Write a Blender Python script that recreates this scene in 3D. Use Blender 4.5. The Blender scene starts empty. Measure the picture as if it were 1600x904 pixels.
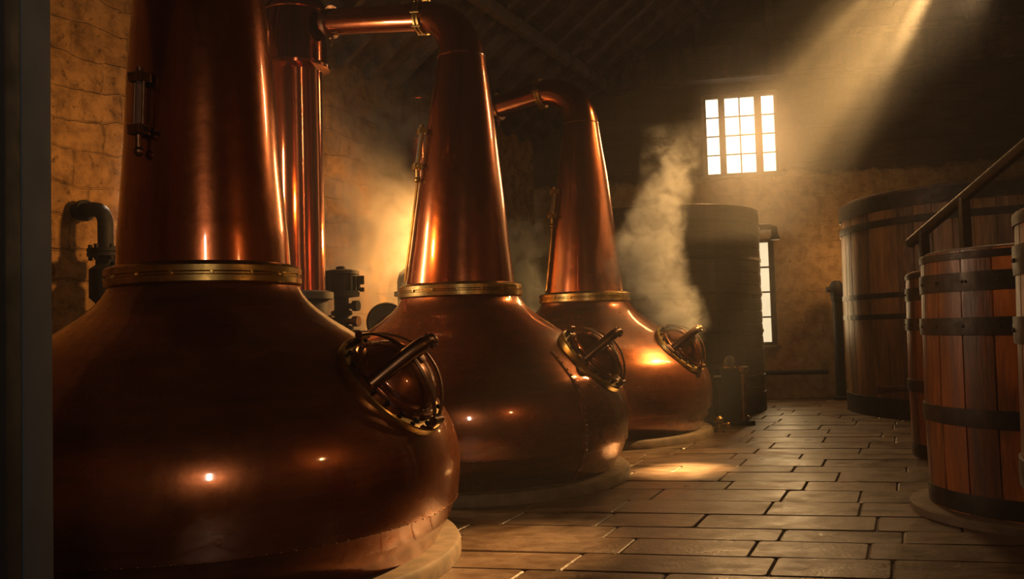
import bpy, bmesh, math, random
from mathutils import Vector, Matrix
random.seed(7)
PI = math.pi
scene = bpy.context.scene
col = scene.collection

# ------------------------------------------------------------------ camera, world, lights, exposure
cam_d = bpy.data.cameras.new('camera'); cam = bpy.data.objects.new('camera', cam_d); col.objects.link(cam)
PITCH, ROLL, HC, FPX = .0453, .0296, 1.407, 1389.0
cam_d.sensor_width = 36; cam_d.lens = 36 * FPX / 1600; cam_d.clip_start = .05; cam_d.clip_end = 200
cam.matrix_world = (Matrix.Translation((0, 0, HC)) @ Matrix.Rotation(PI / 2 + PITCH, 4, 'X') @ Matrix.Rotation(-ROLL, 4, 'Z'))
scene.camera = cam
vs = scene.view_settings
vs.view_transform = 'Standard'; vs.look = 'None'; vs.gamma = 1; vs.use_curve_mapping = False; vs.exposure = -0.15
cy = scene.cycles
cy.max_bounces = 8; cy.diffuse_bounces = 3; cy.glossy_bounces = 4; cy.transmission_bounces = 4; cy.volume_bounces = 0
cy.transparent_max_bounces = 8; cy.volume_max_steps = 96; cy.sample_clamp_indirect = 4; cy.caustics_reflective = False; cy.caustics_refractive = False
w = bpy.data.worlds.new('world'); scene.world = w; w.use_nodes = True
w.node_tree.nodes['Background'].inputs[0].default_value = (.10, .09, .10, 1); w.node_tree.nodes['Background'].inputs[1].default_value = .02

S1 = Vector((-1.974, 5.723, 0)); ROW = Vector((.436, .9, 0)); LAT = Vector((.9, -.436, 0))
def W(v, u, z=0): return S1 + LAT * v + ROW * u + Vector((0, 0, z))          # the building: v across the stills' row, u along it
STILLS = [S1 + Vector((1.467, 3.027, 0)) * i for i in range(3)]

def light(name, kind, loc, energy, color, target=None, **kw):
    d = bpy.data.lights.new(name, kind); d.energy = energy; d.color = color
    for k, v in kw.items(): setattr(d, k, v)
    o = bpy.data.objects.new(name, d); col.objects.link(o); o.location = loc
    if target is not None: o.rotation_euler = (Vector(target) - Vector(loc)).to_track_quat('-Z', 'Y').to_euler()
    return o
SKY = Vector((6.7, 12.0, 7.45)); SKY_T = Vector((1.2, 11.0, 1.6))
light('sunbeam', 'SPOT', SKY, 17000, (1, .54, .17), SKY_T, spot_size=math.radians(40), spot_blend=1, shadow_soft_size=.035)
light('sunbeam_floor', 'SPOT', SKY, 130000, (1, .57, .20), (1.62, 8.65, 0), spot_size=math.radians(6.2), spot_blend=1, shadow_soft_size=.03)
light('sunbeam_flank', 'SPOT', SKY, 65000, (1, .54, .18), (-.15, 5.75, .2), spot_size=math.radians(9), spot_blend=1, shadow_soft_size=.03)
light('assumed_wall_lamp', 'POINT', W(-1.05, 1.55, 2.75), 85, (1, .45, .11), shadow_soft_size=.07)  # unseen lamp assumed behind the nearest still's neck to light the left wall
light('bay_steam_fill', 'SPOT', (-.40, 11.65, 2.6), 900, (1, .44, .11), (-3.0, 11.2, 2.0), spot_size=math.radians(125), spot_blend=.8, shadow_soft_size=.1)  # added spot hidden behind the middle still to brighten the amber steam
light('assumed_bay_light', 'AREA', W(-2.6, 1.5, 2.7), 70, (1, .76, .52), W(0, 3.1, 2.3), shape='RECTANGLE', size=.10, size_y=1.2)  # assumed source by the left wall, no window there; puts strip highlights on necks
light('assumed_front_light', 'AREA', (.7, -1.9, 3.4), 55, (1, .76, .54), (-1.2, 6, 1.9), shape='RECTANGLE', size=.16, size_y=.7)  # assumed light behind the camera, no window built; glints on necks and bellies
light('back_wall_fill', 'POINT', (5.85, 15.35, 2.5), 20, (1, .52, .17), shadow_soft_size=.1)  # added point light hidden behind the broad vat to warm the back wall
light('assumed_tun_lamp', 'POINT', (3.0, 2.95, 2.75), 34, (1, .48, .17), shadow_soft_size=.05)  # assumed lamp out of view on the right, without a fixture
light('low_window', 'AREA', (4.85, 16.15, 2.0), 22, (1, .66, .30), (5.3, 12, 1.4), shape='RECTANGLE', size=.2, size_y=1.7)
light('gable_window', 'AREA', (4.33, 16.25, 4.95), 85, (1, .52, .18), (3.4, 10, 1.2), shape='RECTANGLE', size=1.2, size_y=1.4, spread=math.radians(120))
light('assumed_skylight_strip', 'AREA', (6.85, 12.7, 6.65), 26, (1, .60, .27), (-1.0, 7, 2.6), shape='RECTANGLE', size=.11, size_y=1.5, spread=math.radians(70))  # assumed tall strip by the unseen skylight, for bright edges on the necks

# ------------------------------------------------------------------ material helpers
def mat(name):
    m = bpy.data.materials.new(name); m.use_nodes = True
    return m, m.node_tree, m.node_tree.nodes['Principled BSDF']
def nd(nt, t, **kw):
    n = nt.nodes.new('ShaderNode' + t)
    for k, v in kw.items():
        if k.startswith('i_'):
            key = k[2:]; n.inputs[int(key) if key.isdigit() else key].default_value = v
        else: setattr(n, k, v)
    return n
def lk(nt, a, b): nt.links.new(a, b)
def coords(nt, scale=(1, 1, 1), rot=(0, 0, 0)):
    t = nd(nt, 'TexCoord'); m = nd(nt, 'Mapping'); m.inputs['Scale'].default_value = scale; m.inputs['Rotation'].default_value = rot
    lk(nt, t.outputs['Object'], m.inputs[0]); return m.outputs[0]
def noise(nt, vec, scale, detail=5, rough=.55, dist=0):
    n = nd(nt, 'TexNoise', i_Scale=scale, i_Detail=detail, i_Roughness=rough, i_Distortion=dist); lk(nt, vec, n.inputs['Vector']); return n.outputs['Fac']
def ramp(nt, fac, stops):
    r = nd(nt, 'ValToRGB'); e = r.color_ramp.elements
    while len(e) < len(stops): e.new(.5)
    for i, (p, c) in enumerate(stops):
        e[i].position = p; e[i].color = (c, c, c, 1) if isinstance(c, (int, float)) else (*c, 1)
    lk(nt, fac, r.inputs[0]); return r.outputs[0]
def mixc(nt, fac, a, b, mode='MIX'):
    m = nd(nt, 'Mix', data_type='RGBA', blend_type=mode)
    for s, x in ((0, fac), (6, a), (7, b)):
        if isinstance(x, (int, float)): m.inputs[s].default_value = x
        elif isinstance(x, tuple): m.inputs[s].default_value = (*x, 1)
        else: lk(nt, x, m.inputs[s])
    return m.outputs[2]
def mth(nt, op, a, b=None, c=None, clamp=False):
    m = nd(nt, 'Math', operation=op, use_clamp=clamp)
    for i, x in enumerate((a, b, c)):
        if x is None: continue
        if isinstance(x, (int, float)): m.inputs[i].default_value = x
        else: lk(nt, x, m.inputs[i])
    return m.outputs[0]
def bump(nt, h, strength, dist, bsdf, prev=None):
    b = nd(nt, 'Bump', i_Strength=strength, i_Distance=dist); lk(nt, h, b.inputs['Height'])
    if prev is not None: lk(nt, prev, b.inputs['Normal'])
    lk(nt, b.outputs[0], bsdf.inputs['Normal']); return b.outputs[0]

def copper(name, base, dark, r0, r1, streak):
    m, nt, b = mat(name)
    v = coords(nt); vz = coords(nt, (6, 6, .35)); vh = coords(nt, (.7, .7, 7))
    big = noise(nt, v, 1.4, 6, .6, .4); st = noise(nt, vz if streak else vh, 2.2, 5, .6); fine = noise(nt, v, 14, 4)
    f = mth(nt, 'ADD', mth(nt, 'MULTIPLY', big, .6), mth(nt, 'MULTIPLY', st, .4))
    c = mixc(nt, ramp(nt, f, [(.38, 0), (.66, 1)]), dark, base)
    lk(nt, c, b.inputs['Base Color']); b.inputs['Metallic'].default_value = 1
    rr = nd(nt, 'MapRange'); lk(nt, mth(nt, 'ADD', mth(nt, 'MULTIPLY', fine, .3), mth(nt, 'MULTIPLY', f, .7)), rr.inputs[0])
    rr.inputs[1].default_value = .3; rr.inputs[2].default_value = .7; rr.inputs[3].default_value = r1; rr.inputs[4].default_value = r0
    lk(nt, rr.outputs[0], b.inputs['Roughness'])
    b.inputs['Coat Weight'].default_value = .7; b.inputs['Coat Roughness'].default_value = .07; b.inputs['Coat IOR'].default_value = 1.9; b.inputs['Coat Tint'].default_value = (1, .88, .72, 1)
    h = bump(nt, noise(nt, v, 5.5, 3), .07, .02, b)
    bump(nt, fine, .015, .01, b, h)
    return m
COPPER = copper('copper_pot', (.37, .120, .044), (.15, .05, .02), .20, .40, False)
COPPER.node_tree.nodes['Principled BSDF'].inputs['Metallic'].default_value = .86
COPPER_D = copper('dark_red_copper', (.46, .12, .035), (.26, .06, .02), .09, .2, True)
COPPER_N = copper('copper_neck', (.47, .155, .06), (.24, .07, .028), .16, .32, True)
def metal(name, base, rough, metallic=1, nscale=9, var=.5, bmp=.1):
    m, nt, b = mat(name); v = coords(nt); n = noise(nt, v, nscale, 5)
    d = tuple(c * (1 - var) for c in base)
    lk(nt, mixc(nt, ramp(nt, n, [(.35, 0), (.65, 1)]), d, base), b.inputs['Base Color'])
    b.inputs['Metallic'].default_value = metallic
    lk(nt, ramp(nt, n, [(.3, min(1, rough + .18)), (.7, rough)]), b.inputs['Roughness'])
    bump(nt, n, bmp, .01, b); return m
BRASS = metal('aged_brass', (.62, .40, .13), .24, 1, 8, .55)
BRONZE = metal('dull_bronze', (.30, .16, .085), .28, 1, 8, .5)
IRON = metal('black_iron', (.010, .009, .009), .58, .0, 14, .4, .2); IRON.node_tree.nodes['Principled BSDF'].inputs['Specular IOR Level'].default_value = .3
HOOP = metal('iron_hoop', (.045, .036, .030), .38, .7, 10, .5, .25)
STEEL = metal('painted_grey_steel', (.032, .046, .07), .6, .0, 3, .35, .1)
STONE = metal('plinth_stone', (.20, .135, .080), .5, 0, 7, .45, .5)
RAILWOOD = metal('dark_rail_wood', (.05, .026, .014), .42, 0, 9, .5, .2)

def wood(name, base, dark, staves, rough, lathe=True, dirc=(6, 6, .6)):
    m, nt, b = mat(name); t = nd(nt, 'TexCoord')
    v = coords(nt, dirc)
    g = noise(nt, v, 4, 7, .62, 1.2)
    if lathe:
        s = nd(nt, 'SeparateXYZ'); lk(nt, t.outputs['Object'], s.inputs[0])
        a = mth(nt, 'ARCTAN2', s.outputs[1], s.outputs[0])
        k = mth(nt, 'FLOOR', mth(nt, 'MULTIPLY', mth(nt, 'ADD', a, PI), staves / (2 * PI)))
        wn = nd(nt, 'TexWhiteNoise', noise_dimensions='1D'); lk(nt, k, wn.inputs['W']); st = wn.outputs['Value']
    else: st = noise(nt, v, 1.1, 2)
    f = mth(nt, 'ADD', mth(nt, 'MULTIPLY', g, .72), mth(nt, 'MULTIPLY', st, .34))
    stain = ramp(nt, noise(nt, coords(nt, (3, 3, .5)), 1.5, 5, .6), [(.35, .35), (.6, 1)])
    c = mixc(nt, ramp(nt, f, [(.3, 0), (.72, 1)]), dark, base)
    lk(nt, mixc(nt, 1.0, c, stain, 'MULTIPLY'), b.inputs['Base Color'])
    lk(nt, ramp(nt, g, [(.3, rough + .2), (.7, rough)]), b.inputs['Roughness'])
    bump(nt, g, .25, .012, b); return m
TUNWOOD = wood('tun_wood', (.50, .15, .028), (.07, .018, .006), 22, .28)
VATWOOD = wood('vat_wood', (.46, .225, .075), (.10, .048, .017), 52, .36)
VATWOOD2 = wood('old_vat_wood', (.075, .046, .026), (.03, .019, .012), 84, .6, True, (1, 1, 9))
LIDWOOD = wood('lid_wood', (.16, .07, .03), (.06, .025, .012), 1, .4, False)
BEAM = wood('beam_wood', (.17, .10, .055), (.05, .03, .02), 1, .7, False, (2, 6, 6))
RAFT = wood('rafter_wood', (.15, .09, .055), (.05, .03, .02), 1, .75, False, (3, 3, 3))

def wall_mat(name, base, dirt, bw, bh, upper=None, z_edge=0, jk=1.0):
    m, nt, b = mat(name); t = nd(nt, 'TexCoord'); s = nd(nt, 'SeparateXYZ'); lk(nt, t.outputs['Object'], s.inputs[0])
    cmb = nd(nt, 'CombineXYZ'); lk(nt, s.outputs[0], cmb.inputs[0]); lk(nt, s.outputs[2], cmb.inputs[1])
    v = t.outputs['Object']
    wob = nd(nt, 'TexNoise', i_Scale=1.6, i_Detail=3); lk(nt, v, wob.inputs['Vector'])
    add = nd(nt, 'VectorMath', operation='MULTIPLY_ADD'); lk(nt, wob.outputs['Color'], add.inputs[0]); add.inputs[1].default_value = (.34, .26, 0); lk(nt, cmb.outputs[0], add.inputs[2])
    br = nd(nt, 'TexBrick', offset=.5, squash=1.25, squash_frequency=3)
    br.inputs['Scale'].default_value = 1; br.inputs['Mortar Size'].default_value = .012; br.inputs['Mortar Smooth'].default_value = .6
    br.inputs['Brick Width'].default_value = bw; br.inputs['Row Height'].default_value = bh
    br.inputs['Color1'].default_value = (1, 1, 1, 1); br.inputs['Color2'].default_value = (.78, .78, .78, 1); br.inputs['Mortar'].default_value = (.5, .5, .5, 1)
    lk(nt, add.outputs[0], br.inputs['Vector'])
    big = noise(nt, v, .9, 6, .6); mid = noise(nt, v, 5, 6, .65); fine = noise(nt, v, 28, 4, .6)
    patch = ramp(nt, big, [(.42, 0), (.6, 1)])                         # where the plaster has thinned and the courses show
    c = mixc(nt, ramp(nt, mid, [(.36, 0), (.58, 1)]), dirt, base)
    bc = mixc(nt, mth(nt, 'MULTIPLY', patch, .55 * jk), (1., 1., 1.), br.outputs['Color'])
    c = mixc(nt, 1., c, bc, 'MULTIPLY')
    hgt = mth(nt, 'ADD', mth(nt, 'MULTIPLY', mid, .6), mth(nt, 'MULTIPLY', fine, .22))
    joint = mth(nt, 'MULTIPLY', br.outputs['Fac'], mth(nt, 'ADD', mth(nt, 'MULTIPLY', patch, .5 * jk), .12 * jk))
    hgt = mth(nt, 'SUBTRACT', hgt, joint)
    pits = ramp(nt, noise(nt, v, 11, 4, .7), [(.30, 1), (.40, 0)])
    hgt = mth(nt, 'SUBTRACT', hgt, mth(nt, 'MULTIPLY', pits, .35))
    c = mixc(nt, mth(nt, 'MULTIPLY', pits, .55), c, dirt)
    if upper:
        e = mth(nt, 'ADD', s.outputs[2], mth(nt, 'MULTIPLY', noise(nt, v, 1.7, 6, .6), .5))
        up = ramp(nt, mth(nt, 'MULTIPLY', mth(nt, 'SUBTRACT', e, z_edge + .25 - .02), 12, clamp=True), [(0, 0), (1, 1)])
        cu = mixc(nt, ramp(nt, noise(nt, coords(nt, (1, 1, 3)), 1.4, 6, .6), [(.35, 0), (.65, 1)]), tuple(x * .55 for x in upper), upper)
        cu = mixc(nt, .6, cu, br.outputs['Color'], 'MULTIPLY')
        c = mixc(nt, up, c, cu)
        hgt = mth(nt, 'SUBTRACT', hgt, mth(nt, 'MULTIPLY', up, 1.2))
    lk(nt, c, b.inputs['Base Color']); b.inputs['Roughness'].default_value = .85; b.inputs['Specular IOR Level'].default_value = .25
    bump(nt, hgt, 1.0, .05, b); return m
WALL_L = wall_mat('limewashed_masonry', (.46, .265, .105), (.20, .11, .045), .62, .30)
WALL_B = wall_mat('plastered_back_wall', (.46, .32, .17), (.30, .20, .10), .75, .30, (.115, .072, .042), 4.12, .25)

def floor_mat():
    m, nt, b = mat('worn_flagstones'); t = nd(nt, 'TexCoord'); v = t.outputs['Object']
    geo = nd(nt, 'NewGeometry'); isl = geo.outputs['Random Per Island']
    big = noise(nt, v, 1.3, 6, .62, .4); mid = noise(nt, coords(nt, (1, 1.5, 1)), 4.5, 6, .6); fine = noise(nt, v, 34, 4, .65)
    f = mth(nt, 'ADD', mth(nt, 'MULTIPLY', big, .45), mth(nt, 'MULTIPLY', mid, .55))
    c = mixc(nt, ramp(nt, f, [(.36, 0), (.64, 1)]), (.070, .039, .020), (.155, .092, .050))
    c = mixc(nt, 1., c, ramp(nt, isl, [(0, .62), (1, 1.0)]), 'MULTIPLY')
    lk(nt, c, b.inputs['Base Color'])
    r = mth(nt, 'ADD', mth(nt, 'MULTIPLY', mid, .5), mth(nt, 'MULTIPLY', big, .5))
    lk(nt, ramp(nt, r, [(.36, .27), (.62, .56)]), b.inputs['Roughness']); b.inputs['Specular IOR Level'].default_value = .5
    h = mth(nt, 'ADD', mth(nt, 'MULTIPLY', mid, .5), mth(nt, 'MULTIPLY', fine, .17))
    bump(nt, h, .85, .02, b); return m
FLOOR = floor_mat()
def emis(name, c, s):
    m, nt, b = mat(name); b.inputs['Base Color'].default_value = (.6, .6, .6, 1); b.inputs['Emission Color'].default_value = (*c, 1); b.inputs['Emission Strength'].default_value = s
    v = coords(nt); n = noise(nt, v, 2.0, 3)
    lk(nt, mixc(nt, ramp(nt, n, [(.3, 0), (.7, 1)]), tuple(x * .8 for x in c), c), b.inputs['Emission Color']); return m
PANE = emis('daylit_frosted_glass', (1, .91, .70), 2.3)
PANE_LOW = emis('daylit_low_glass', (1, .80, .48), 1.2)
FRAME = metal('window_frame_paint', (.16, .11, .07), .6, 0, 12, .4, .2)
m_, nt_, b_ = mat('clear_glass'); b_.inputs['Transmission Weight'].default_value = .9; b_.inputs['Roughness'].default_value = .05; b_.inputs['Base Color'].default_value = (.9, .9, .85, 1); b_.inputs['IOR'].default_value = 1.3
GLASS = m_

# ------------------------------------------------------------------ mesh helpers
class MB:
    def __init__(self): self.bm = bmesh.new()
    def box(self, c, s, rot=None, bev=0):
        r = bmesh.ops.create_cube(self.bm, size=1); vs_ = r['verts']
        M = Matrix.Translation(c) @ (rot.to_4x4() if rot is not None else Matrix()) @ Matrix.Diagonal((*s, 1))
        for v in vs_: v.co = M @ v.co
        if bev:
            es = list({e for v in vs_ for e in v.link_edges})
            bmesh.ops.bevel(self.bm, geom=es, offset=bev, segments=2, affect='EDGES', profile=.7)
        return self
    def rings(self, R, close0=False, close1=False, loop=False):
        L = [[self.bm.verts.new(p) for p in r] for r in R]; n = len(L[0])
        pairs = list(zip(L, L[1:])) + ([(L[-1], L[0])] if loop else [])
        for a, b in pairs:
            for i in range(n):
                j = (i + 1) % n
                try: self.bm.faces.new((a[i], a[j], b[j], b[i]))
                except ValueError: pass
        if close0: self.bm.faces.new(L[0][::-1])
        if close1: self.bm.faces.new(L[-1])
        return self
    def lathe(self, prof, seg=96, close0=True, close1=True, lean=None, M=None, loop=False):
        R = []
        for r, z in prof:
            o = lean(z) if lean else Vector((0, 0, 0))
            ring = [Vector((r * math.cos(2 * PI * i / seg), r * math.sin(2 * PI * i / seg), z)) + o for i in range(seg)]
            R.append([M @ p for p in ring] if M is not None else ring)
        return self.rings(R, close0 and not loop, close1 and not loop, loop)
    def tube(self, pts, rad, seg=16, caps=True, flat=None, up=None):
        pts = [Vector(p) for p in pts]; n = len(pts); R = []
        t0 = (pts[1] - pts[0]).normalized()
        nrm = Vector(up) if up is not None else (Vector((0, 0, 1)) if abs(t0.z) < .9 else Vector((1, 0, 0)))
        nrm = (nrm - t0 * nrm.dot(t0)).normalized()
        for i in range(n):
            t = (pts[min(i + 1, n - 1)] - pts[max(i - 1, 0)]).normalized()
            nrm = (nrm - t * nrm.dot(t)).normalized(); bi = t.cross(nrm)
            r = rad[i] if isinstance(rad, (list, tuple)) else rad
            ring = []
            for k in range(seg):
                a = 2 * PI * k / seg + PI / seg; ca, sa = math.cos(a), math.sin(a)
                if flat:                                  # superellipse section: width along nrm, thickness along bi
                    q = lambda x: math.copysign(abs(x) ** .45, x)
                    ring.append(pts[i] + nrm * (q(ca) * flat[0]) + bi * (q(sa) * flat[1]))
                else: ring.append(pts[i] + nrm * (ca * r) + bi * (sa * r))
            R.append(ring)
        return self.rings(R, caps, caps)
    def cyl(self, a, b, r, seg=24): return self.tube([a, b], r, seg)
    def ball(self, c, r, sc=(1, 1, 1)):
        x = bmesh.ops.create_uvsphere(self.bm, u_segments=20, v_segments=12, radius=r)
        for v in x['verts']: v.co = Vector((v.co.x * sc[0], v.co.y * sc[1], v.co.z * sc[2])) + Vector(c)
        return self
    def build(self, name, m, parent=None, loc=None, sharp=35, mw=None):
        bmesh.ops.remove_doubles(self.bm, verts=self.bm.verts, dist=1e-5)
        bmesh.ops.recalc_face_normals(self.bm, faces=self.bm.faces)
        me = bpy.data.meshes.new(name); self.bm.to_mesh(me); self.bm.free()
        me.materials.append(m); me.polygons.foreach_set('use_smooth', [True] * len(me.polygons)); me.set_sharp_from_angle(angle=math.radians(sharp))
        o = bpy.data.objects.new(name, me); col.objects.link(o)
        if parent: o.parent = parent
        if loc is not None: o.location = loc
        if mw is not None: o.matrix_local = mw
        return o
def empty(name, loc, rz=0, label=None, cat=None, group=None):
    o = bpy.data.objects.new(name, None); col.objects.link(o); o.location = loc; o.rotation_euler = (0, 0, rz); o.empty_display_size = .1
    tag(o, label, cat, group); return o
def tag(o, label=None, cat=None, group=None, kind=None):
    if label: o['label'] = label
    if cat: o['category'] = cat
    if group: o['group'] = group
    if kind: o['kind'] = kind
    return o
def st(o, label=None): return tag(o, label, None, None, 'structure')
def spline(P, n):                                                     # Catmull-Rom through 2-D or 3-D points
    P = [Vector(p) for p in P]; out = []
    for i in range(len(P) - 1):
        a, b, c, d = P[max(i - 1, 0)], P[i], P[i + 1], P[min(i + 2, len(P) - 1)]
        for k in range(n):
            t = k / n
            out.append(.5 * ((2 * b) + (c - a) * t + (2 * a - 5 * b + 4 * c - d) * t * t + (3 * b - a - 3 * c + d) * t ** 3))
    out.append(P[-1]); return out
def bez(p0, p1, r, n=8):                                              # quarter bend centre points helper
    return None

# ------------------------------------------------------------------ setting
fb = MB(); fb.box((2.5, 8, -.118), (26, 30, .2))
rng = random.Random(5); Rd, Jd = Vector((.978, -.21, 0)), Vector((.405, .914, 0))
jv = -3.2
while jv < 19:                                                         # flagstones: courses across the room, cut to random lengths
    hh = rng.choice((.36, .42, .46, .52)); ru = -7.5 - rng.random() - jv * .0
    while ru < 9.5:
        L = rng.uniform(.5, 1.2); q = Rd * (ru + L / 2) + Jd * (jv + hh / 2)
        if -6.5 < q.x < 10.5 and -3 < q.y < 18.5:
            tops, lows, dz = [], [], rng.uniform(-.004, .003); tx, ty = rng.uniform(-.004, .004), rng.uniform(-.004, .004)
            for k in range(8):                                         # worn corners
                e = .5 - .005 / L; g = .5 - .005 / hh; cx_ = (e, e, e - .02 / L, -e + .02 / L, -e, -e, -e + .02 / L, e - .02 / L)[k]; cy__ = (-g + .02 / hh, g - .02 / hh, g, g, g - .02 / hh, -g + .02 / hh, -g, -g)[k]
                p = q + Rd * (cx_ * L) + Jd * (cy__ * hh); i_ = q + Rd * (cx_ * (L - .016)) + Jd * (cy__ * (hh - .016))
                lows.append(p + Vector((0, 0, -.02))); tops.append((p + Vector((0, 0, dz - .007)), i_ + Vector((0, 0, dz + tx * cx_ + ty * cy__))))
            fb.rings([lows, [a_ for a_, _ in tops], [b2 for _, b2 in tops]], False, True)
        ru += L
    jv += hh
fb.build('floor', FLOOR, sharp=20)
st(bpy.data.objects['floor'], 'worn brown flagstone floor, damp and shining near the copper stills')['category'] = 'floor'

def wall(name, P, d, length, height, thick, m, holes=(), z0=0):
    """box wall whose face runs from P along d; local x along the wall, local y out of the room"""
    d = Vector(d).normalized(); n = Vector((-d.y, d.x, 0))
    M = Matrix(((d.x, n.x, 0, P[0]), (d.y, n.y, 0, P[1]), (0, 0, 1, z0), (0, 0, 0, 1)))
    xs = sorted({0, length, *[h[0] for h in holes], *[h[1] for h in holes]}); zs = sorted({0, height, *[h[2] for h in holes], *[h[3] for h in holes]})
    b = MB()
    for a, a2 in zip(xs, xs[1:]):
        for z, z2 in zip(zs, zs[1:]):
            if any(h[0] <= a and a2 <= h[1] and h[2] <= z and z2 <= h[3] for h in holes): continue
            b.box(((a + a2) / 2, thick / 2, (z + z2) / 2), (a2 - a, thick, z2 - z))
    o = b.build(name, m); o.matrix_world = M; st(o); return o, M
LWV, RWV, RIDGE, EAVE, TAN = -2.8, 8.5, 2.85, 5.0, .70
wl, _ = wall('wall_left', W(LWV, -7), ROW, 20, EAVE + .1, .4, WALL_L)
wl['label'] = 'limewashed stone wall behind the stills, lit amber'
BWX = -2.0
bwd = Vector((.98, -.18, 0)).normalized()
bwP = Vector((5.208, 16.345, 0)) + bwd * (BWX - 5.208)
def bs(x, y): return (Vector((x, y, 0)) - bwP).dot(bwd)
s0 = bs(3.65, 16.63); s1 = bs(5.05, 16.37)
lw0 = bs(4.36, 16.5); lw1 = bs(4.87, 16.41)
WIN = (s0 + .02, s1 - .02, 4.17, 5.73); LOW = (lw0, lw1, .98, 2.96)
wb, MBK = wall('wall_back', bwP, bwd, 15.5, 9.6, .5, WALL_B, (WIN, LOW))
wb['label'] = 'back wall, cream plaster below and dark masonry above'
wr, _ = wall('wall_right', W(RWV, 16), -ROW, 24, EAVE + .1, .4, WALL_L)
wf, _ = wall('wall_front', W(RWV + .2, -7.0), -LAT, 11.6, 9.6, .4, WALL_L)

def window(name, M, x0, x1, z0, z1, stiles, rows, mp, depth=.16, fw=.06, mw_=.018):
    """stiles: list of pane columns (xa, xb) measured from x0"""
    o = empty(name, M @ Vector((x0, 0, z0))); o.matrix_world = M @ Matrix.Translation((x0, 0, z0)); st(o)
    wdt, h = x1 - x0, z1 - z0
    f = MB(); y = depth
    zb, zt = fw, h - fw
    xs = [0] + [q for ab in stiles for q in ab] + [wdt]
    for a, b in zip(xs[0::2], xs[1::2]):
        if b - a > .001: f.box(((a + b) / 2, y, h / 2), (b - a, .05 if b - a < .03 else .09, h))
    for a, b in stiles:
        f.box(((a + b) / 2, y, zb / 2), (b - a, .09, zb)); f.box(((a + b) / 2, y, (h + zt) / 2), (b - a, .09, fw))
        for k in range(1, rows): f.box(((a + b) / 2, y, zb + (zt - zb) * k / rows), (b - a, .05, mw_))
    f.build('window_frame', FRAME, o)
    MB().box((wdt / 2, y + .05, h / 2), (wdt - .02, .012, h - .02)).build('window_pane', mp, o)
    MB().box((wdt / 2, -.02, -.03), (wdt + .10, .16, .05), None, .008).build('window_sill', STONE, o)
    return o
k = (WIN[1] - WIN[0]) / 122 * 1.02
win1 = window('window_1', MBK, *WIN, [(8 * k, 28 * k), (38 * k, 60.5 * k), (62.5 * k, 85 * k), (96 * k, 116 * k)], 4, PANE)
win1['label'] = 'bright sixteen-paned window high on the back wall'
win2 = window('window_2', MBK, *LOW, [(.06, .24), (.26, .43)], 4, PANE_LOW, mw_=.03)
win2['label'] = 'narrow low window half hidden by the tall dark vat'

# roof: two slopes and their timbers
def roof_z(v): return EAVE + TAN * (v - LWV) if v <= RIDGE else EAVE + TAN * (RWV - v)
def slope(name, va, vb, ua, ub):
    b = MB(); t = Vector((0, 0, .12))
    P = [W(va, ua, roof_z(va)), W(vb, ua, roof_z(vb)), W(vb, ub, roof_z(vb)), W(va, ub, roof_z(va))]
    b.rings([[p + t * .5 for p in P], [p + t * 1.6 for p in P]], True, True)
    o = b.build(name, RAFT, sharp=20); st(o); return o
slope('ceiling', LWV - .3, RIDGE, -7.2, 14.5)['label'] = 'dark boarded roof slope above the stills'
slope('ceiling_right', RIDGE, RWV + .3, -7.2, 14.5)['label'] = 'dark boarded roof slope over the vats'
trim_n = [0]
def timber(a, b, wd, ht, label, m=BEAM, up=(0, 0, 1)):
    a, b = Vector(a), Vector(b); d = (b - a); L = d.length; d.normalize(); n = Vector(up); n = (n - d * n.dot(d)).normalized(); s = d.cross(n)
    trim_n[0] += 1
    o = MB().box((0, 0, 0), (L, wd, ht), None, .012).build('trim_%d' % trim_n[0], m)
    M = Matrix((( d.x, -s.x, n.x, 0), (d.y, -s.y, n.y, 0), (d.z, -s.z, n.z, 0), (0, 0, 0, 1))); M.translation = (a + b) / 2
    o.matrix_world = M; st(o, label); return o
u = -1.0
while u < 13.2:
    timber(W(LWV + .02, u, roof_z(LWV + .02) - .03), W(RIDGE - .05, u, roof_z(RIDGE - .05) - .03), .10, .16, 'sloping roof rafter above the stills', RAFT)
    u += .62
for vv in (-1.2, .6): timber(W(vv, -2, roof_z(vv) - .22), W(vv, 12.4, roof_z(vv) - .22), .12, .18, 'purlin running along under the rafters', RAFT)
def bk(s, off, z): return MBK @ Vector((s, -off, z))
sL = bs(-.3, 17.36)
timber(bk(sL, .18, 6.27), bk(15.4, .18, 6.22), .34, .58, 'heavy timber beam across the back wall above the window')
timber(bk(sL, .22, 5.95), bk(15.4, .22, 5.90), .42, .07, 'moulding along the foot of the back wall beam')
timber(bk(bs(5.2, 16.3) + 1.2, .30, 6.56), bk(15.4, .30, 6.50), .5, .06, 'ledge board on top of the back wall beam')
for xx, tt in ((3.66, 'first'), (4.94, 'second'), (8.37, 'third')):
    s_ = bs(xx, 17.3 - .1837 * xx); timber(bk(s_, .09, 6.5), bk(s_, .09, 8.6), .16, .14, '%s upright stud on the back gable' % tt, RAFT, up=bwd)
timber(W(-.9, 9.6, 6.1), W(-.9, 9.6, 7.5 - 1.0 + .0), .14, .14, 'short dark truss post above the third still', RAFT, up=(1, 0, 0))

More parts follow.
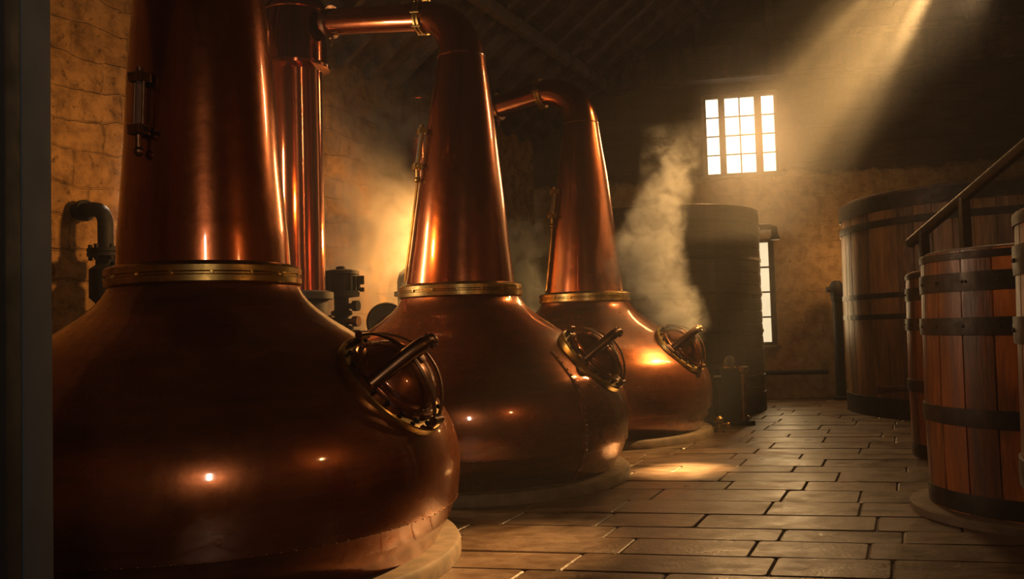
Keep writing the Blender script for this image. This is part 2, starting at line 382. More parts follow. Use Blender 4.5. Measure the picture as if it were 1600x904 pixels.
# skylight out of view; its bars are added to cut the sunbeam into streaks
ax = (SKY_T - SKY).normalized(); sx = ax.cross(Vector((0, 1, 0))).normalized(); sy = sx.cross(ax)
sky_e = empty('window_3', SKY); st(sky_e, 'unseen skylight high in the roof, bars added to streak the sunbeam')
f = MB(); cpos = ax * .55
R3 = Matrix((sx, sy, ax)).transposed()
random.seed(11)
for off in (-.34, -.25, -.17, -.105, -.06, .0, .045, .12, .16, .27, .36): f.box(cpos + sx * off, (.012 + random.random() * .016, .98, .02), R3)
for off in (-.33, -.15, .14, .36): f.box(cpos + sy * off, (.98, .014, .02), R3)
for sgn in (-1, 1): f.box(cpos + sx * .5 * sgn, (.06, 1.04, .06), R3); f.box(cpos + sy * .5 * sgn, (1.04, .06, .06), R3)
f.build('window_frame', FRAME, sky_e)
MB().box(-ax * .25, (.6, .6, .02), R3).build('window_pane', PANE, sky_e)

# doorway jamb close to the camera
jb = empty('door_1', (-.862, 1.64, 0)); st(jb, 'dark door jamb at the left edge')
MB().box((-.402, -.10, 1.6), (.80, .05, 3.2), None, .004).build('door_architrave', IRON, jb)
MB().box((-.05, -.025, 1.6), (.10, .10, 3.2), None, .004).build('door_frame', STEEL, jb)
MB().box((-.45, -.03, 1.6), (.70, .09, 3.2)).build('door_lining', IRON, jb)

# ------------------------------------------------------------------ stills
POT = [(1.452, 0), (1.475, .05), (1.53, .14), (1.572, .25), (1.580, .262), (1.588, .268), (1.603, .40), (1.606, .48), (1.598, .58), (1.575, .68), (1.538, .77), (1.484, .86), (1.40, .95), (1.29, 1.055),
       (1.17, 1.15), (1.06, 1.235), (.95, 1.312), (.84, 1.385), (.745, 1.452), (.665, 1.52), (.61, 1.585), (.578, 1.65)]
ZP = .10
def pot_profile():
    P = spline([Vector((r, z, 0)) for r, z in POT], 4)
    return [(p.x, p.y) for p in P]
NECKS = [[(.535, 1.76), (.525, 1.95), (.512, 2.10), (.482, 2.50), (.458, 2.95), (.42, 3.4), (.37, 3.75), (.31, 4.02)],
         [(.532, 1.76), (.508, 1.95), (.482, 2.15), (.43, 2.60), (.385, 2.95), (.335, 3.35), (.285, 3.70), (.238, 4.02)],
         [(.530, 1.76), (.505, 1.95), (.478, 2.15), (.425, 2.60), (.380, 2.95), (.330, 3.35), (.275, 3.70), (.228, 4.02)]]
LEAN = [-.01, .075, .03]
AZ = [-20, -23, -34]
ARM_D = Vector((-.9, .436, 0))
ARM_END = [(1.60, 4.55, .14), (1.66, 4.68, .14), (1.30, 4.42, .16)]    # distance, local height, radius
LABS = ['largest copper pot still nearest the camera, its neck cut off by the frame', 'middle copper pot still of the row, its neck arching to the tall condenser', 'farthest copper pot still, steam rising from its open hatch']
def hatch(root, i):
    a = math.radians(AZ[i]); h = Vector((math.cos(a), math.sin(a), 0)); n = h * .73 + Vector((0, 0, .683)); n.normalize()
    t = (h * .683 - Vector((0, 0, .73))).normalized(); s = n.cross(t)
    C = h * 1.33 + Vector((0, 0, 1.107 - ZP))
    M = Matrix(((s.x, t.x, n.x, C.x), (s.y, t.y, n.y, C.y), (s.z, t.z, n.z, C.z), (0, 0, 0, 1)))
    ring = MB().lathe([(.30, -.055), (.372, -.055), (.375, -.012), (.375, .010), (.368, .016), (.292, .016), (.285, .01)], 64, loop=False, close0=False, close1=False).build('manhole_ring', BRASS, root, mw=M)
    ring['label'] = 'bolted brass ring'
    for k in range(20):
        q = 2 * PI * (k + .5) / 20
        MB().lathe([(.016, .0), (.016, .016), (.010, .020)], 6).build('bolt', IRON, ring, loc=(.335 * math.cos(q), .335 * math.sin(q), .024))
    hd = MB().lathe([(.30, -.15), (.30, .035), (.292, .05), (.275, .055), (.268, .060), (.268, .085), (.262, .095), (.245, .115), (.222, .145), (.19, .175), (.15, .200), (.10, .220), (.05, .231), (.01, .234)], 64).build('hatch_dome', COPPER, root, mw=M)
    # one heavy lever standing across the dome
    b = MB(); P = spline([Vector(p) for p in ((-.39, 0, -.16), (-.335, 0, -.07), (-.285, 0, .03), (-.230, 0, .14), (-.170, 0, .245), (-.115, 0, .32), (-.065, 0, .36), (-.02, 0, .368))], 6)
    b.tube(P, [.044] * 34 + [.038] * 3 + [.034] * 6, 18); b.ball((-.015, 0, .366), .042, (1, 1.1, 1))
    b.tube([(-.03, -.045, .366), (-.03, .045, .366)], .022, 12)
    b.box((-.318, 0, .005), (.075, .12, .08), None, .014)
    lev = b.build('hatch_lever', BRONZE, root, mw=M)
    b = MB(); b.tube([(-.02, 0, .355), (.0, 0, .31), (-.01, 0, .25)], .018, 12); b.lathe([(.05, .228), (.05, .25), (.03, .26)], 20); b.build('lever_link', BRONZE, lev)
    for sg in (-1, 1):
        P = spline([Vector(p) for p in ((sg * .018, -.345, .06), (sg * .06, -.27, .15), (sg * .095, -.14, .225), (sg * .105, 0, .250), (sg * .095, .14, .225), (sg * .06, .27, .15), (sg * .018, .345, .06))], 6)
        MB().tube(P, .016, 12, True, flat=(.014, .008), up=(1, 0, 0)).build('yoke_bar', BRONZE, root, mw=M)
    for sg in (-1, 1):
        b = MB(); b.tube([(-.05, sg * .345, .065), (.05, sg * .345, .065)], .026, 14); b.cyl((0, sg * .345, .0), (0, sg * .345, .075), .02)
        b.build('clamp', BRONZE, root, mw=M)
    return M
def neck_r(i, z):
    N = NECKS[i]
    for (r0, z0), (r1, z1) in zip(N, N[1:]):
        if z0 <= z <= z1: return r0 + (r1 - r0) * (z - z0) / (z1 - z0)
    return N[-1][0]
def still(i):
    S = STILLS[i]
    root = empty('copper_pot_still', S + Vector((0, 0, ZP)), 0, LABS[i], 'pot still', 'copper pot stills in a row')
    leanx = lambda z: Vector((.97, -.2, 0)) * (LEAN[i] * max(0, z - 1.76) / 2.26)
    MB().lathe(pot_profile(), 128).build('pot_body', COPPER, root)
    prof = [(p.x, p.y) for p in spline([Vector((r, z, 0)) for r, z in NECKS[i]], 5)]
    MB().lathe(prof, 96, lean=leanx).build('neck', COPPER_N, root)
    fl = MB().lathe([(.54, 1.635), (.598, 1.64), (.604, 1.648), (.604, 1.682), (.592, 1.690), (.592, 1.700), (.604, 1.708), (.604, 1.742), (.596, 1.752), (.54, 1.772)], 96).build('neck_flange', BRASS, root)
    fl['label'] = 'brass flange'
    for k in range(16):
        q = 2 * PI * k / 16; b = MB(); b.box((.596, 0, 1.695), (.020, .022, .03), None, .004); o = b.build('flange_clip', BRASS, fl); o.rotation_euler = (0, 0, q)
    # swan bend: from the vertical neck over to the arm
    r0, z0 = NECKS[i][-1]; dist, ze, re = ARM_END[i]; R = .50
    base = leanx(z0) + Vector((0, 0, z0))
    ang_end = math.atan2(ze - (z0 + R), dist - .6) if True else 0
    pts, rad = [], []
    tot = PI / 2 - ang_end
    for k in range(19):
        q = tot * k / 18
        pts.append(base + ARM_D * (R - R * math.cos(q)) + Vector((0, 0, R * math.sin(q)))); rad.append(r0 + (re + .012 - r0) * (k / 18) ** .8)
    MB().tube(pts, rad, 40).build('swan_bend', COPPER_N, root)
    sm = MB().tube([base - Vector((0, 0, .006)), base + Vector((0, 0, .006))], r0 + .004, 48).build('bend_seam', COPPER, root)
    e = pts[-1]; d0 = (pts[-1] - pts[-2]).normalized(); end = base + ARM_D * dist; end.z = ze
    if i == 0: end = e + (end - e)
    MB().tube([e, e + (end - e) * .5, end], [re + .006, re, re], 36).build('lyne_arm', COPPER_N, root)
    b = MB(); dd = (end - e).normalized()
    for o_ in (-.022, .022): b.tube([e + dd * (o_ - .012), e + dd * (o_ + .012)], re + .042, 36)
    b.tube([e - dd * .03, e + dd * .03], re + .026, 36)
    for k in range(8):
        q = 2 * PI * k / 8; sd = dd.cross(Vector((0, 0, 1))).normalized(); up_ = sd.cross(dd)
        p = e + (sd * math.cos(q) + up_ * math.sin(q)) * (re + .036); b.cyl(p - dd * .05, p + dd * .05, .012, 8)
    b.build('arm_collar', BRASS, root)
    b = MB(); b.tube([end - dd * .09, end - dd * .05], re + .035, 36); b.ball(end - dd * .07 - Vector((0, 0, re + .03)), .03)
    b.cyl(end - dd * .07 - Vector((0, 0, re + .02)), end - dd * .07 - Vector((0, 0, re + .12)), .014, 10); b.build('arm_flange', BRONZE, root)
    hatch(root, i)
    # sight glass on the camera-left flank of the neck
    az = math.radians([246, 200, 203][i]); h = Vector((math.cos(az), math.sin(az), 0)); sd = Vector((-h.y, h.x, 0))
    za, zb = [(2.56, 2.88), (2.92, 3.27), (2.78, 3.10)][i]
    pa = h * (neck_r(i, za) + .055) + leanx(za) + Vector((0, 0, za)); pb = h * (neck_r(i, zb) + .055) + leanx(zb) + Vector((0, 0, zb))
    b = MB()
    for sg in (-1, 1): b.tube([pa + sd * .035 * sg, pb + sd * .035 * sg], .011, 10)
    for p in (pa, pb): b.box(p, (.075, .10, .04), Matrix((h, sd, Vector((0, 0, 1)))).transposed(), .008); b.tube([p - h * .09, p + h * .03], .022, 14)
    b.tube([pa - Vector((0, 0, .02)), pa - Vector((0, 0, .12))], .02, 12); b.ball(pa - Vector((0, 0, .13)), .032); b.tube([pa + sd * -.09, pa + sd * .09], .013, 10)
    b.tube([pb, pb + Vector((0, 0, .06))], .02, 12)
    sg_ = b.build('sight_glass', BRONZE if i == 0 else BRASS, root)
    MB().tube([pa, pb], .024, 14).build('glass_tube', GLASS, sg_)
    if i > 0:
        P = [pa - Vector((0, 0, .1))] + [h * (neck_r(i, z) + .03) + leanx(z) + Vector((0, 0, z)) for z in (za - .25, 2.3, 2.0, 1.80)]
        MB().tube(spline(P, 4), .013, 10).build('gauge_pipe', BRASS, root)
    if i == 1:
        a = math.radians(-47); hh = Vector((math.cos(a), math.sin(a), 0)); sd = Vector((-hh.y, hh.x, 0)); b = MB()
        P = [hh * (r + .002) + Vector((0, 0, z)) for r, z in pot_profile() if z < 1.12]
        b.tube(P, .02, 8, True, flat=(.022, .007), up=sd)
        for r, z in [(np_.x, np_.y) for np_ in spline([Vector((r, z, 0)) for r, z in POT if z < 1.12], 2)]: b.ball(hh * (r + .01) + Vector((0, 0, z)), .011)
        b.build('riveted_seam', COPPER, root)
    if i == 0:                                       # row of rivets below the belly seam
        rv = MB().ball((0, 0, 0), .007).build('rivet', COPPER, root)
        for k in range(90):
            q = math.radians(-215 + 2.6 * k); c = rv if k == 0 else rv.copy(); c.location = (1.583 * math.cos(q), 1.583 * math.sin(q), .262)
            if k: col.objects.link(c)
    pl = MB().lathe([(1.60, 0), (1.60, .07), (1.585, ZP - .004), (1.57, ZP), (1.3, ZP)], 128).build('still_plinth', STONE, None, loc=S)
    tag(pl, ['round stone plinth under the nearest copper still', 'round stone plinth under the middle copper still', 'round stone plinth under the farthest copper still'][i], 'plinth', 'plinths under the stills')
    return root
for i in range(3): still(i)

# ------------------------------------------------------------------ condensers
def condenser(P, r1, r2, zring, zbot, ztop, label):
    o = empty('condenser_column', (P[0], P[1], 0), 0, label, 'condenser', 'copper condenser columns')
    MB().lathe([(r2, zbot), (r2, zring - .06), (r2 + .01, zring - .04)], 64).build('lower_shell', COPPER_D, o)
    MB().lathe([(r1, zring + .02), (r1, ztop)], 64).build('upper_shell', COPPER_D, o)
    MB().lathe([(r2, zring - .05), (r1 + .03, zring - .02), (r1 + .035, zring + .01), (r1 + .02, zring + .03), (r1, zring + .035)], 64).build('collar_ring', COPPER_D, o)
    MB().lathe([(r1, ztop), (r1 + .012, ztop + .01), (r1 + .012, ztop + .06), (r1 - .02, ztop + .12), (.18, ztop + .40), (.12, ztop + .9)], 64).build('head', COPPER_D, o)
    MB().lathe([(r2 + .10, 0), (r2 + .10, .06), (r2 + .02, .08), (r2 + .02, zbot - .10), (r2 + .08, zbot - .09), (r2 + .08, zbot - .02), (r2 + .03, zbot)], 48).build('cast_base', IRON, o)
    return o
condenser((-2.30, 9.615), .345, .282, 4.33, 1.89, 4.92, 'tall copper condenser column behind the nearest still')
condenser((-1.19, 12.79), .345, .285, 4.15, 1.75, 4.72, 'dim copper condenser column half hidden by the middle still neck')

# ------------------------------------------------------------------ pipework by the left wall
o = empty('wall_pipe', (-3.61, 7.895, 0), 0, 'black iron pipe with elbow and flanged valve against the amber wall', 'pipe')
wd_ = -LAT.normalized(); V3 = lambda k, z: wd_ * k + Vector((0, 0, z))
P = [V3(0, 2.2), V3(0, 2.46)] + [V3(.14 * (1 - math.cos(q)), 2.46 + .14 * math.sin(q)) for q in (.3, .6, .9, 1.2, PI / 2)] + [V3(.27, 2.60)]
MB().tube(P, .066, 22).build('pipe', IRON, o)
b = MB(); b.tube([V3(.25, 2.60), V3(.285, 2.60)], .098, 22); b.tube([V3(.28, 2.60), V3(.375, 2.60)], .07, 22); b.build('elbow_flange', IRON, o)
b = MB(); b.tube([V3(0, 2.165), V3(0, 2.195)], .155, 28); b.tube([V3(0, 2.205), V3(0, 2.235)], .155, 28); fl = b.build('pipe_flange', IRON, o)
for k in range(6):
    q = k * PI / 3 + .3; c_ = Vector((.125 * math.cos(q), .125 * math.sin(q), 0)); MB().tube([c_ + Vector((0, 0, 2.13)), c_ + Vector((0, 0, 2.27))], .019, 8).build('bolt', IRON, fl)
b = MB(); b.tube([V3(0, 1.74), V3(0, 1.80), V3(0, 2.05), V3(0, 2.09), V3(0, 2.17)], [.08, .14, .14, .085, .085], 28); b.tube([V3(0, 1.94), V3(-.22, 1.94)], .055, 16); b.tube([V3(0, 2.12), V3(-.2, 2.09)], .018, 10); b.build('valve_body', IRON, o)
b = MB(); b.tube([V3(0, 0), V3(0, .05)], .16, 24); b.tube([V3(0, 0), V3(0, 1.76)], .075, 18); b.build('stand', IRON, o)

# pump motor between first and second still
o = empty('pump_motor', (-2.0, 10.4, 0), .2, 'black finned pump motor on a valve stack between nearest and middle stills', 'pump')
b = MB(); b.lathe([(.10, 1.84), (.185, 1.85), (.19, 1.90), (.175, 1.91), (.175, 2.10), (.19, 2.11), (.19, 2.15), (.10, 2.17)], 36)
b.build('motor_housing', IRON, o)
f = MB()
for k in range(18):
    q = 2 * PI * k / 18; f.box((.182 * math.cos(q), .182 * math.sin(q), 2.005), (.03, .012, .17), Matrix.Rotation(q, 3, 'Z'))
f.build('cooling_fins', IRON, o)
MB().lathe([(.05, 2.16), (.05, 2.20), (.025, 2.21)], 20).build('cap', IRON, o)
b = MB(); b.box((.20, -.05, 2.04), (.07, .10, .10), None, .01); b.box((.21, -.05, 1.93), (.05, .06, .05), None, .01); b.build('terminal_box', IRON, o)
b = MB(); b.lathe([(.20, 0), (.20, .04), (.09, .06), (.09, 1.45), (.12, 1.46), (.12, 1.50), (.07, 1.52), (.07, 1.62), (.11, 1.64), (.11, 1.68), (.075, 1.70), (.075, 1.85)], 28); b.build('valve_stack', IRON, o)
for z, sx_ in ((1.74, 1), (1.58, -1), (1.56, 1), (1.40, 1)):
    b = MB(); b.tube([(0, 0, z), (.14 * sx_, -.06, z)], .035, 14); b.tube([(.12 * sx_, -.05, z), (.17 * sx_, -.075, z)], .062, 18); b.build('valve_port', BRONZE if z in (1.56,) else IRON, o)

o.scale = (1.13, 1.13, 1.0)

o = empty('steam_pipe', (-1.36, 11.0, 0), 0, 'slim upright steam pipe in the mist just left of the middle still neck', 'pipe')
b = MB(); b.tube([(0, 0, 0), (0, 0, 2.05), (.02, 0, 2.12), (.07, 0, 2.16), (.14, 0, 2.17), (.34, 0, 2.17)], .06, 16); b.tube([(0, 0, 1.86), (0, 0, 1.92)], .10, 20); b.build('pipe', STEEL, o)
MB().tube([(.30, 0, 2.17), (.35, 0, 2.17)], .10, 20).build('flange', STEEL, o)
o = empty('upright_valve', (.29, 14.0, 0), 0, 'dark upright valve in the mist between the middle and farthest still necks', 'valve')
MB().lathe([(.16, 0), (.16, .05), (.06, .07), (.06, 1.55), (.12, 1.57), (.12, 1.62), (.09, 1.66), (.13, 1.78), (.13, 1.92), (.06, 1.98), (.03, 2.10)], 24).build('valve_body', IRON, o)
MB().lathe([(.125, 2.06), (.15, 2.075), (.125, 2.09), (.02, 2.09), (.02, 2.06)], 24).build('handwheel', IRON, o)

# handwheel at the left shoulder of the second still
o = empty('valve_wheel', (-1.43, 10.2, 0), 0, 'dark round handwheel just above the middle still shoulder', 'handwheel')
ax_ = Vector((.35, -.9, .25)).normalized(); q = ax_.to_track_quat('Z', 'Y').to_matrix().to_4x4(); M = Matrix.Translation((0, 0, 1.52)) @ q
MB().lathe([(.09, -.01), (.235, -.02), (.255, 0), (.235, .025), (.20, .02), (.09, .035)], 40, close0=False, close1=False).build('wheel_rim', IRON, o, mw=M)
MB().lathe([(.095, -.03), (.095, .03), (.07, .06), (.03, .065)], 24).build('hub', BRONZE, o, mw=M)
b = MB(); b.tube([(0, 0, 0), (0, 0, 1.2), (-.03, .08, 1.48), (0, 0, 1.53)], .05, 14); b.build('stem', IRON, o)

# ------------------------------------------------------------------ wooden vats
def staved(n, prof, gap=.010):
    """staves round a vat: every stave is a facet with a shallow groove at each joint"""
    b = MB(); R = []
    for r, z in prof:
        ring = []
        for k in range(n):
            w_ = 2 * PI / n; g = gap / r
            for f_, dr in ((-.5 * w_ + .0, -.008), (-.5 * w_ + g, 0), (-.17 * w_, .002), (.17 * w_, .002), (.5 * w_ - g, 0)):
                a = (k + .5) * w_ + f_; ring.append(Vector(((r + dr) * math.cos(a), (r + dr) * math.sin(a), z)))
        R.append(ring)
    b.rings(R, True, True); return b
def hoop(o, r, z, h, t=.012, rivets=0, ra=(), m=HOOP, ry=0):
    hb = MB().lathe([(r - .01, z), (r + t, z), (r + t + .002, z + h / 2), (r + t, z + h), (r - .01, z + h)], 96, loop=True).build('hoop', m, o)
    if ra:
        for a in ra:
            MB().ball((0, 0, 0), .011).build('rivet', HOOP, hb, loc=((r + t) * math.cos(a), (r + t) * math.sin(a), z + h / 2))
    return hb
# tall dark vat behind the farthest still
o = empty('wash_vat', (2.49, 15.05, 0), 0, 'tall dark wooden vat behind the farthest still and its steam', 'vat')
MB().lathe([q for k in range(16) for q in ((1.656, k * .2), (1.666, k * .2 + .012), (1.670, k * .2 + .1), (1.666, k * .2 + .188))] + [(1.656, 3.2)], 96).build('vat_wall', VATWOOD2, o)
for z, h in ((.50, .07), (.0, .30), (1.25, .05), (1.85, .05), (2.4, .05), (2.95, .06)): hoop(o, 1.670, z, h)
MB().lathe([(1.65, 3.18), (1.68, 3.2), (1.67, 3.23), (1.5, 3.26), (.4, 3.34)], 72).build('vat_lid', LIDWOOD, o)
b = MB(); d = Vector((.99, -.12, 0)); b.tube([d * 1.62 + Vector((0, 0, 3.0)), d * 1.86 + Vector((0, 0, 3.0)), d * 1.94 + Vector((0, 0, 2.98)), d * 1.95 + Vector((0, 0, 2.80))], .055, 14); b.tube([d * 1.95 + Vector((0, 0, 2.84)), d * 1.95 + Vector((0, 0, 2.78))], .075, 14); b.build('spout', IRON, o)
# broad vat on the right
o = empty('wash_vat', (7.35, 13.45, 0), 0, 'broad brown wooden vat standing behind the row of tuns', 'vat')
staved(52, [(2.18, 0), (2.20, 1.6), (2.18, 3.14)]).build('vat_staves', VATWOOD, o)
for z, h in ((0, .28), (1.40, .075), (1.70, .075), (2.72, .10), (2.95, .21)): hoop(o, 2.195, z, h, .016)
MB().lathe([(2.16, 3.12), (2.16, 3.20), (2.12, 3.22), (.5, 3.26)], 72).build('vat_lid', LIDWOOD, o)
a = math.radians(215); d = Vector((math.cos(a), math.sin(a), 0)); sd = Vector((-1, 0, 0))
b = MB(); b.tube([d * 2.15 + Vector((0, 0, .46)), d * 2.36 + Vector((0, 0, .46)), d * 2.42 + sd * .12 + Vector((0, 0, .46)), d * 2.42 + sd * .42 + Vector((0, 0, .45))], .045, 14); b.tube([d * 2.42 + sd * .40 + Vector((0, 0, .45)), d * 2.42 + sd * .46 + Vector((0, 0, .45))], .06, 14)
b.build('outlet_pipe', BRONZE, o)

# three tuns down the right side
def tun(P, label, rz):
    o = empty('wooden_tun', (P[0], P[1], .0), rz, label, 'tun', 'wooden tuns along the right side')
    z0 = P[2]
    staved(22, [(.79, z0), (.795, .8), (.785, 1.4), (.772, 1.86)], .006).build('tun_staves', TUNWOOD, o)
    ang = [2 * PI * k / 20 + j for k in range(20) for j in (0, .035)]
    hoop(o, .785, z0 + .01, .13); hoop(o, .796, .66, .12); hoop(o, .790, 1.28, .12, .012, 1, ang[::2]); hoop(o, .778, 1.58, .13, .013, 1, ang); hoop(o, .772, 1.80, .05)
    MB().lathe([(.745, 1.80), (.745, 1.872), (.73, 1.88), (.2, 1.885)], 72).build('tun_lid', LIDWOOD, o)
    return o
tun((3.80, 6.39, .06), 'wooden tun with riveted hoops on a low round base, middle of three', .1)
tun((4.84, 9.00, .0), 'wooden tun mostly hidden behind the middle one', .3)
tun((2.94, 3.60, .0), 'wooden tun cut off by the right edge of the view', .55)
tag(MB().lathe([(.93, 0), (.93, .05), (.92, .06), (.4, .06)], 72).build('tun_base', STONE, None, loc=(3.80, 6.39, 0)), 'low round base under the middle wooden tun', 'plinth')

# handrail rising to the right
A_ = Vector((4.95, 11.0, 2.33)); B_ = Vector((5.26, 9.0, 3.12)); d = B_ - A_
o = empty('stair_handrail', (A_.x, A_.y, 0), 0, 'dark wooden handrail slanting up past the broad vat', 'handrail')
b = MB(); b.tube([(0, 0, 2.33), d * 1.6 + Vector((0, 0, 2.33))], .055, 16, flat=(.055, .05)); b.build('rail', RAILWOOD, o)
for f_ in (.14, .52, 1.35):
    p = d * f_; MB().box((p.x, p.y, (p.z + 2.33) / 2), (.10, .10, p.z + 2.33), None, .01).build('post', RAILWOOD, o)

# spirit safe, stand valve, standpipe, low wall pipe
o = empty('spirit_safe', (3.0, 12.45, 0), .2, 'small black cabinet with glass dome beside the farthest still', 'cabinet')
MB().box((0, 0, .03), (.52, .40, .06), None, .01).build('base', IRON, o)
MB().box((-.06, 0, .42), (.30, .26, .74), None, .012).build('cabinet_body', IRON, o)
b = MB(); b.lathe([(.075, .06), (.075, .12), (.055, .13), (.055, .72), (.085, .74), (.085, .80), (.03, .81)], 24); q = b.build('column', BRONZE, o); q.location = (.15, -.08, 0)
MB().lathe([(.085, .79), (.085, .86), (.07, .92), (.035, .955), (.005, .96)], 24).build('glass_dome', GLASS, o).location = (.0, 0, 0)
MB().lathe([(.10, .78), (.10, .80), (.08, .805)], 24).build('dome_rim', BRASS, o)
o = empty('stand_valve', (2.66, 11.72, 0), 0, 'slim standing pipe with brass valve at the foot of the farthest still', 'valve')
b = MB(); b.tube([(0, 0, 0), (0, 0, .72)], .022, 14); b.tube([(-.05, 0, .70), (.05, 0, .70)], .03, 12); b.build('pipe', IRON, o)
b = MB(); b.lathe([(.07, 0), (.07, .03), (.035, .04), (.035, .10), (.055, .12), (.055, .17), (.025, .2)], 20); b.tube([(0, 0, .09), (.10, -.06, .09)], .022, 12); b.ball((.10, -.06, .09), .035); b.build('valve', BRASS, o)
o = empty('standpipe', (5.75, 15.75, 0), 0, 'dark standpipe against the back wall beside the broad vat', 'pipe')
MB().lathe([(.13, 0), (.13, .06), (.085, .08), (.085, 1.75), (.11, 1.76), (.11, 1.82)], 24).build('pipe', IRON, o)
b = MB(); b.lathe([(.10, 1.82), (.12, 1.86), (.12, 2.02), (.07, 2.10), (.02, 2.11)], 24); b.tube([(0, 0, 1.95), (-.18, 0, 1.95)], .05, 14); b.build('valve_head', IRON, o)
pp = MBK @ Vector((bs(4.2, 16.55), -.10, .48)); pq = MBK @ Vector((bs(5.7, 16.25), -.10, .48)); dv = pq - pp
lp = empty('low_wall_pipe', (pp.x, pp.y, 0), 0, 'thin horizontal pipe low on the back wall below the narrow window', 'pipe')
MB().tube([(0, 0, .48), (dv.x, dv.y, .48)], .04, 14).build('pipe', IRON, lp)
b = MB()
for f_ in (.35, .75): b.tube([(dv.x * f_, dv.y * f_, .48), (dv.x * f_ + .18 * .12, dv.y * f_ + .12, .48)], .02, 8)
b.build('bracket', IRON, lp)

# ------------------------------------------------------------------ haze and steam
def vol_mat(name, dens, color, aniso, build=None, step=1.0):
    m = bpy.data.materials.new(name); m.use_nodes = True; nt = m.node_tree; nt.nodes.clear()
    out = nt.nodes.new('ShaderNodeOutputMaterial'); sc = nt.nodes.new('ShaderNodeVolumeScatter'); sc.inputs['Color'].default_value = (*color, 1); sc.inputs['Anisotropy'].default_value = aniso
    if build: lk(nt, build(nt), sc.inputs['Density'])
    else: sc.inputs['Density'].default_value = dens
    lk(nt, sc.outputs[0], out.inputs['Volume'])
    try: m.cycles.volume_step_rate = step
    except Exception: pass
    return m
hz = MB(); hz.box((0, 0, 0), (11.2, 17.8, 8.5)); ho = hz.build('haze', vol_mat('thin_haze', .005, (.98, .96, .93), .25))
ho.matrix_world = Matrix.Translation(W(2.85, 3.3, 4.27)) @ Matrix.Rotation(math.atan2(-.436, .9), 4, 'Z')
tag(ho, 'thin golden haze hanging in the still house', 'haze', None, 'stuff')

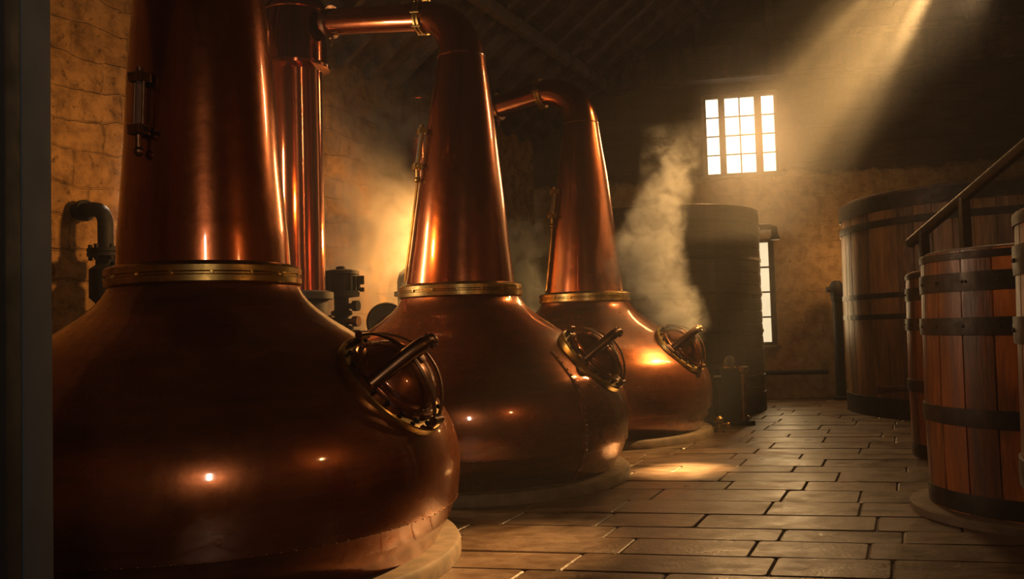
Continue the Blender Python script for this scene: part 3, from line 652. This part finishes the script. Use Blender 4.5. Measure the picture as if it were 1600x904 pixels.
def steam(name, axis, width, dens, label, seed, nscale=2.2, soft=1.0, thr=.42):
    """plume along the axis points; local space is the world, density falls off from the axis"""
    P = [Vector(p) for p in axis]; mx = max(width) * 1.05
    lo = Vector([min(p[k] for p in P) - mx * (1 if k < 2 else .5) for k in range(3)]); hi = Vector([max(p[k] for p in P) + mx * (1 if k < 2 else .5) for k in range(3)])
    c = (lo + hi) / 2
    def build(nt):
        t = nd(nt, 'TexCoord'); v = nd(nt, 'VectorMath', operation='ADD'); lk(nt, t.outputs['Object'], v.inputs[0]); v.inputs[1].default_value = c
        s = nd(nt, 'SeparateXYZ'); lk(nt, v.outputs[0], s.inputs[0])
        z0, z1 = P[0].z, P[-1].z
        def curve(vals):
            out_ = None
            mr = None
            fc = nd(nt, 'FloatCurve'); cv = fc.mapping.curves[0]
            lo_, hi_ = min(vals), max(vals) + 1e-4
            pts = [((p.z - z0) / (z1 - z0), (val - lo_) / (hi_ - lo_)) for p, val in zip(P, vals)]
            cv.points[0].location = pts[0]; cv.points[-1].location = pts[-1]
            for q in pts[1:-1]: cv.points.new(*q)
            fc.mapping.update()
            lk(nt, mth(nt, 'MULTIPLY_ADD', s.outputs[2], 1 / (z1 - z0), -z0 / (z1 - z0), clamp=True), fc.inputs['Value'])
            return mth(nt, 'MULTIPLY_ADD', fc.outputs[0], hi_ - lo_, lo_)
        cx, cy_, wd = curve([p.x for p in P]), curve([p.y for p in P]), curve(width)
        n1 = nd(nt, 'TexNoise', i_Scale=nscale, i_Detail=6, i_Roughness=.62, i_Distortion=.8); off = nd(nt, 'VectorMath', operation='ADD'); lk(nt, v.outputs[0], off.inputs[0]); off.inputs[1].default_value = (seed, seed * .7, 0); lk(nt, off.outputs[0], n1.inputs['Vector'])
        nx = mth(nt, 'SUBTRACT', n1.outputs['Fac'], .5)
        dx = mth(nt, 'DIVIDE', mth(nt, 'SUBTRACT', s.outputs[0], cx), wd); dy = mth(nt, 'DIVIDE', mth(nt, 'SUBTRACT', s.outputs[1], cy_), wd)
        r2 = mth(nt, 'ADD', mth(nt, 'MULTIPLY', dx, dx), mth(nt, 'MULTIPLY', dy, dy))
        fall = mth(nt, 'SUBTRACT', 1.0, r2, clamp=True)
        zt = mth(nt, 'MULTIPLY', mth(nt, 'SUBTRACT', z1, s.outputs[2]), 1 / ((z1 - z0) * .55), clamp=True)
        zb = mth(nt, 'MULTIPLY', mth(nt, 'SUBTRACT', s.outputs[2], z0 - .12), 6, clamp=True)
        shape = mth(nt, 'MULTIPLY', fall, mth(nt, 'MULTIPLY', zt, zb))
        tex = mth(nt, 'MULTIPLY', mth(nt, 'ADD', mth(nt, 'SUBTRACT', n1.outputs['Fac'], thr), mth(nt, 'MULTIPLY', shape, .10)), 4.5, clamp=True)
        return mth(nt, 'MULTIPLY', mth(nt, 'MULTIPLY', shape, tex), dens)
    b = MB(); b.box((0, 0, 0), hi - lo); o = b.build(name, vol_mat(name + '_vapour', 0, (.98, .97, .94), .3, build, .45)); o.location = c
    return tag(o, label, 'steam', None, 'stuff')
steam('steam', [(2.12, 11.0, 1.30), (1.86, 11.1, 1.80), (1.70, 11.2, 2.2), (1.84, 11.3, 2.74), (2.08, 11.5, 3.34), (2.2, 11.6, 4.1)], [.26, .52, .56, .46, .42, .5], 5.5, 'bright plume of steam rising from the farthest still hatch', 3.1, 4.3, thr=.465)
steam('steam', [(-1.95, 11.0, 1.1), (-1.75, 11.2, 2.0), (-1.6, 11.3, 3.0), (-1.5, 11.3, 4.0), (-1.5, 11.2, 4.9)], [.7, .9, 1.0, 1.05, 1.0], 3.4, 'wide amber steam cloud between the nearest condenser and the middle still', 8.4, 2.6, thr=.46)
steam('steam', [(.25, 12.9, 1.4), (.2, 12.95, 2.0), (.15, 13.0, 2.6), (.1, 13.1, 3.1)], [.45, .55, .55, .4], 9, 'small steam puff between the middle and farthest still necks', 5.7, 3.0, thr=.46)
steam('haze', [(3.0, 12.2, 2.6), (3.6, 12.2, 3.6), (4.6, 12.1, 4.6), (5.5, 12.0, 5.5), (6.4, 12.0, 6.9)], [1.0, 1.3, 1.5, 1.5, 1.4], .07, 'golden dust haze in the sunbeam near the roof on the right', 2.2, 1.3, thr=.30)
steam('haze', [(4.2, 14.9, 2.9), (4.25, 15.0, 3.8), (4.35, 15.1, 5.0), (4.45, 15.1, 6.4)], [.8, 1.15, 1.25, 1.1], .13, 'soft glowing haze in front of the bright back window', 7.7, 1.0, thr=.28)
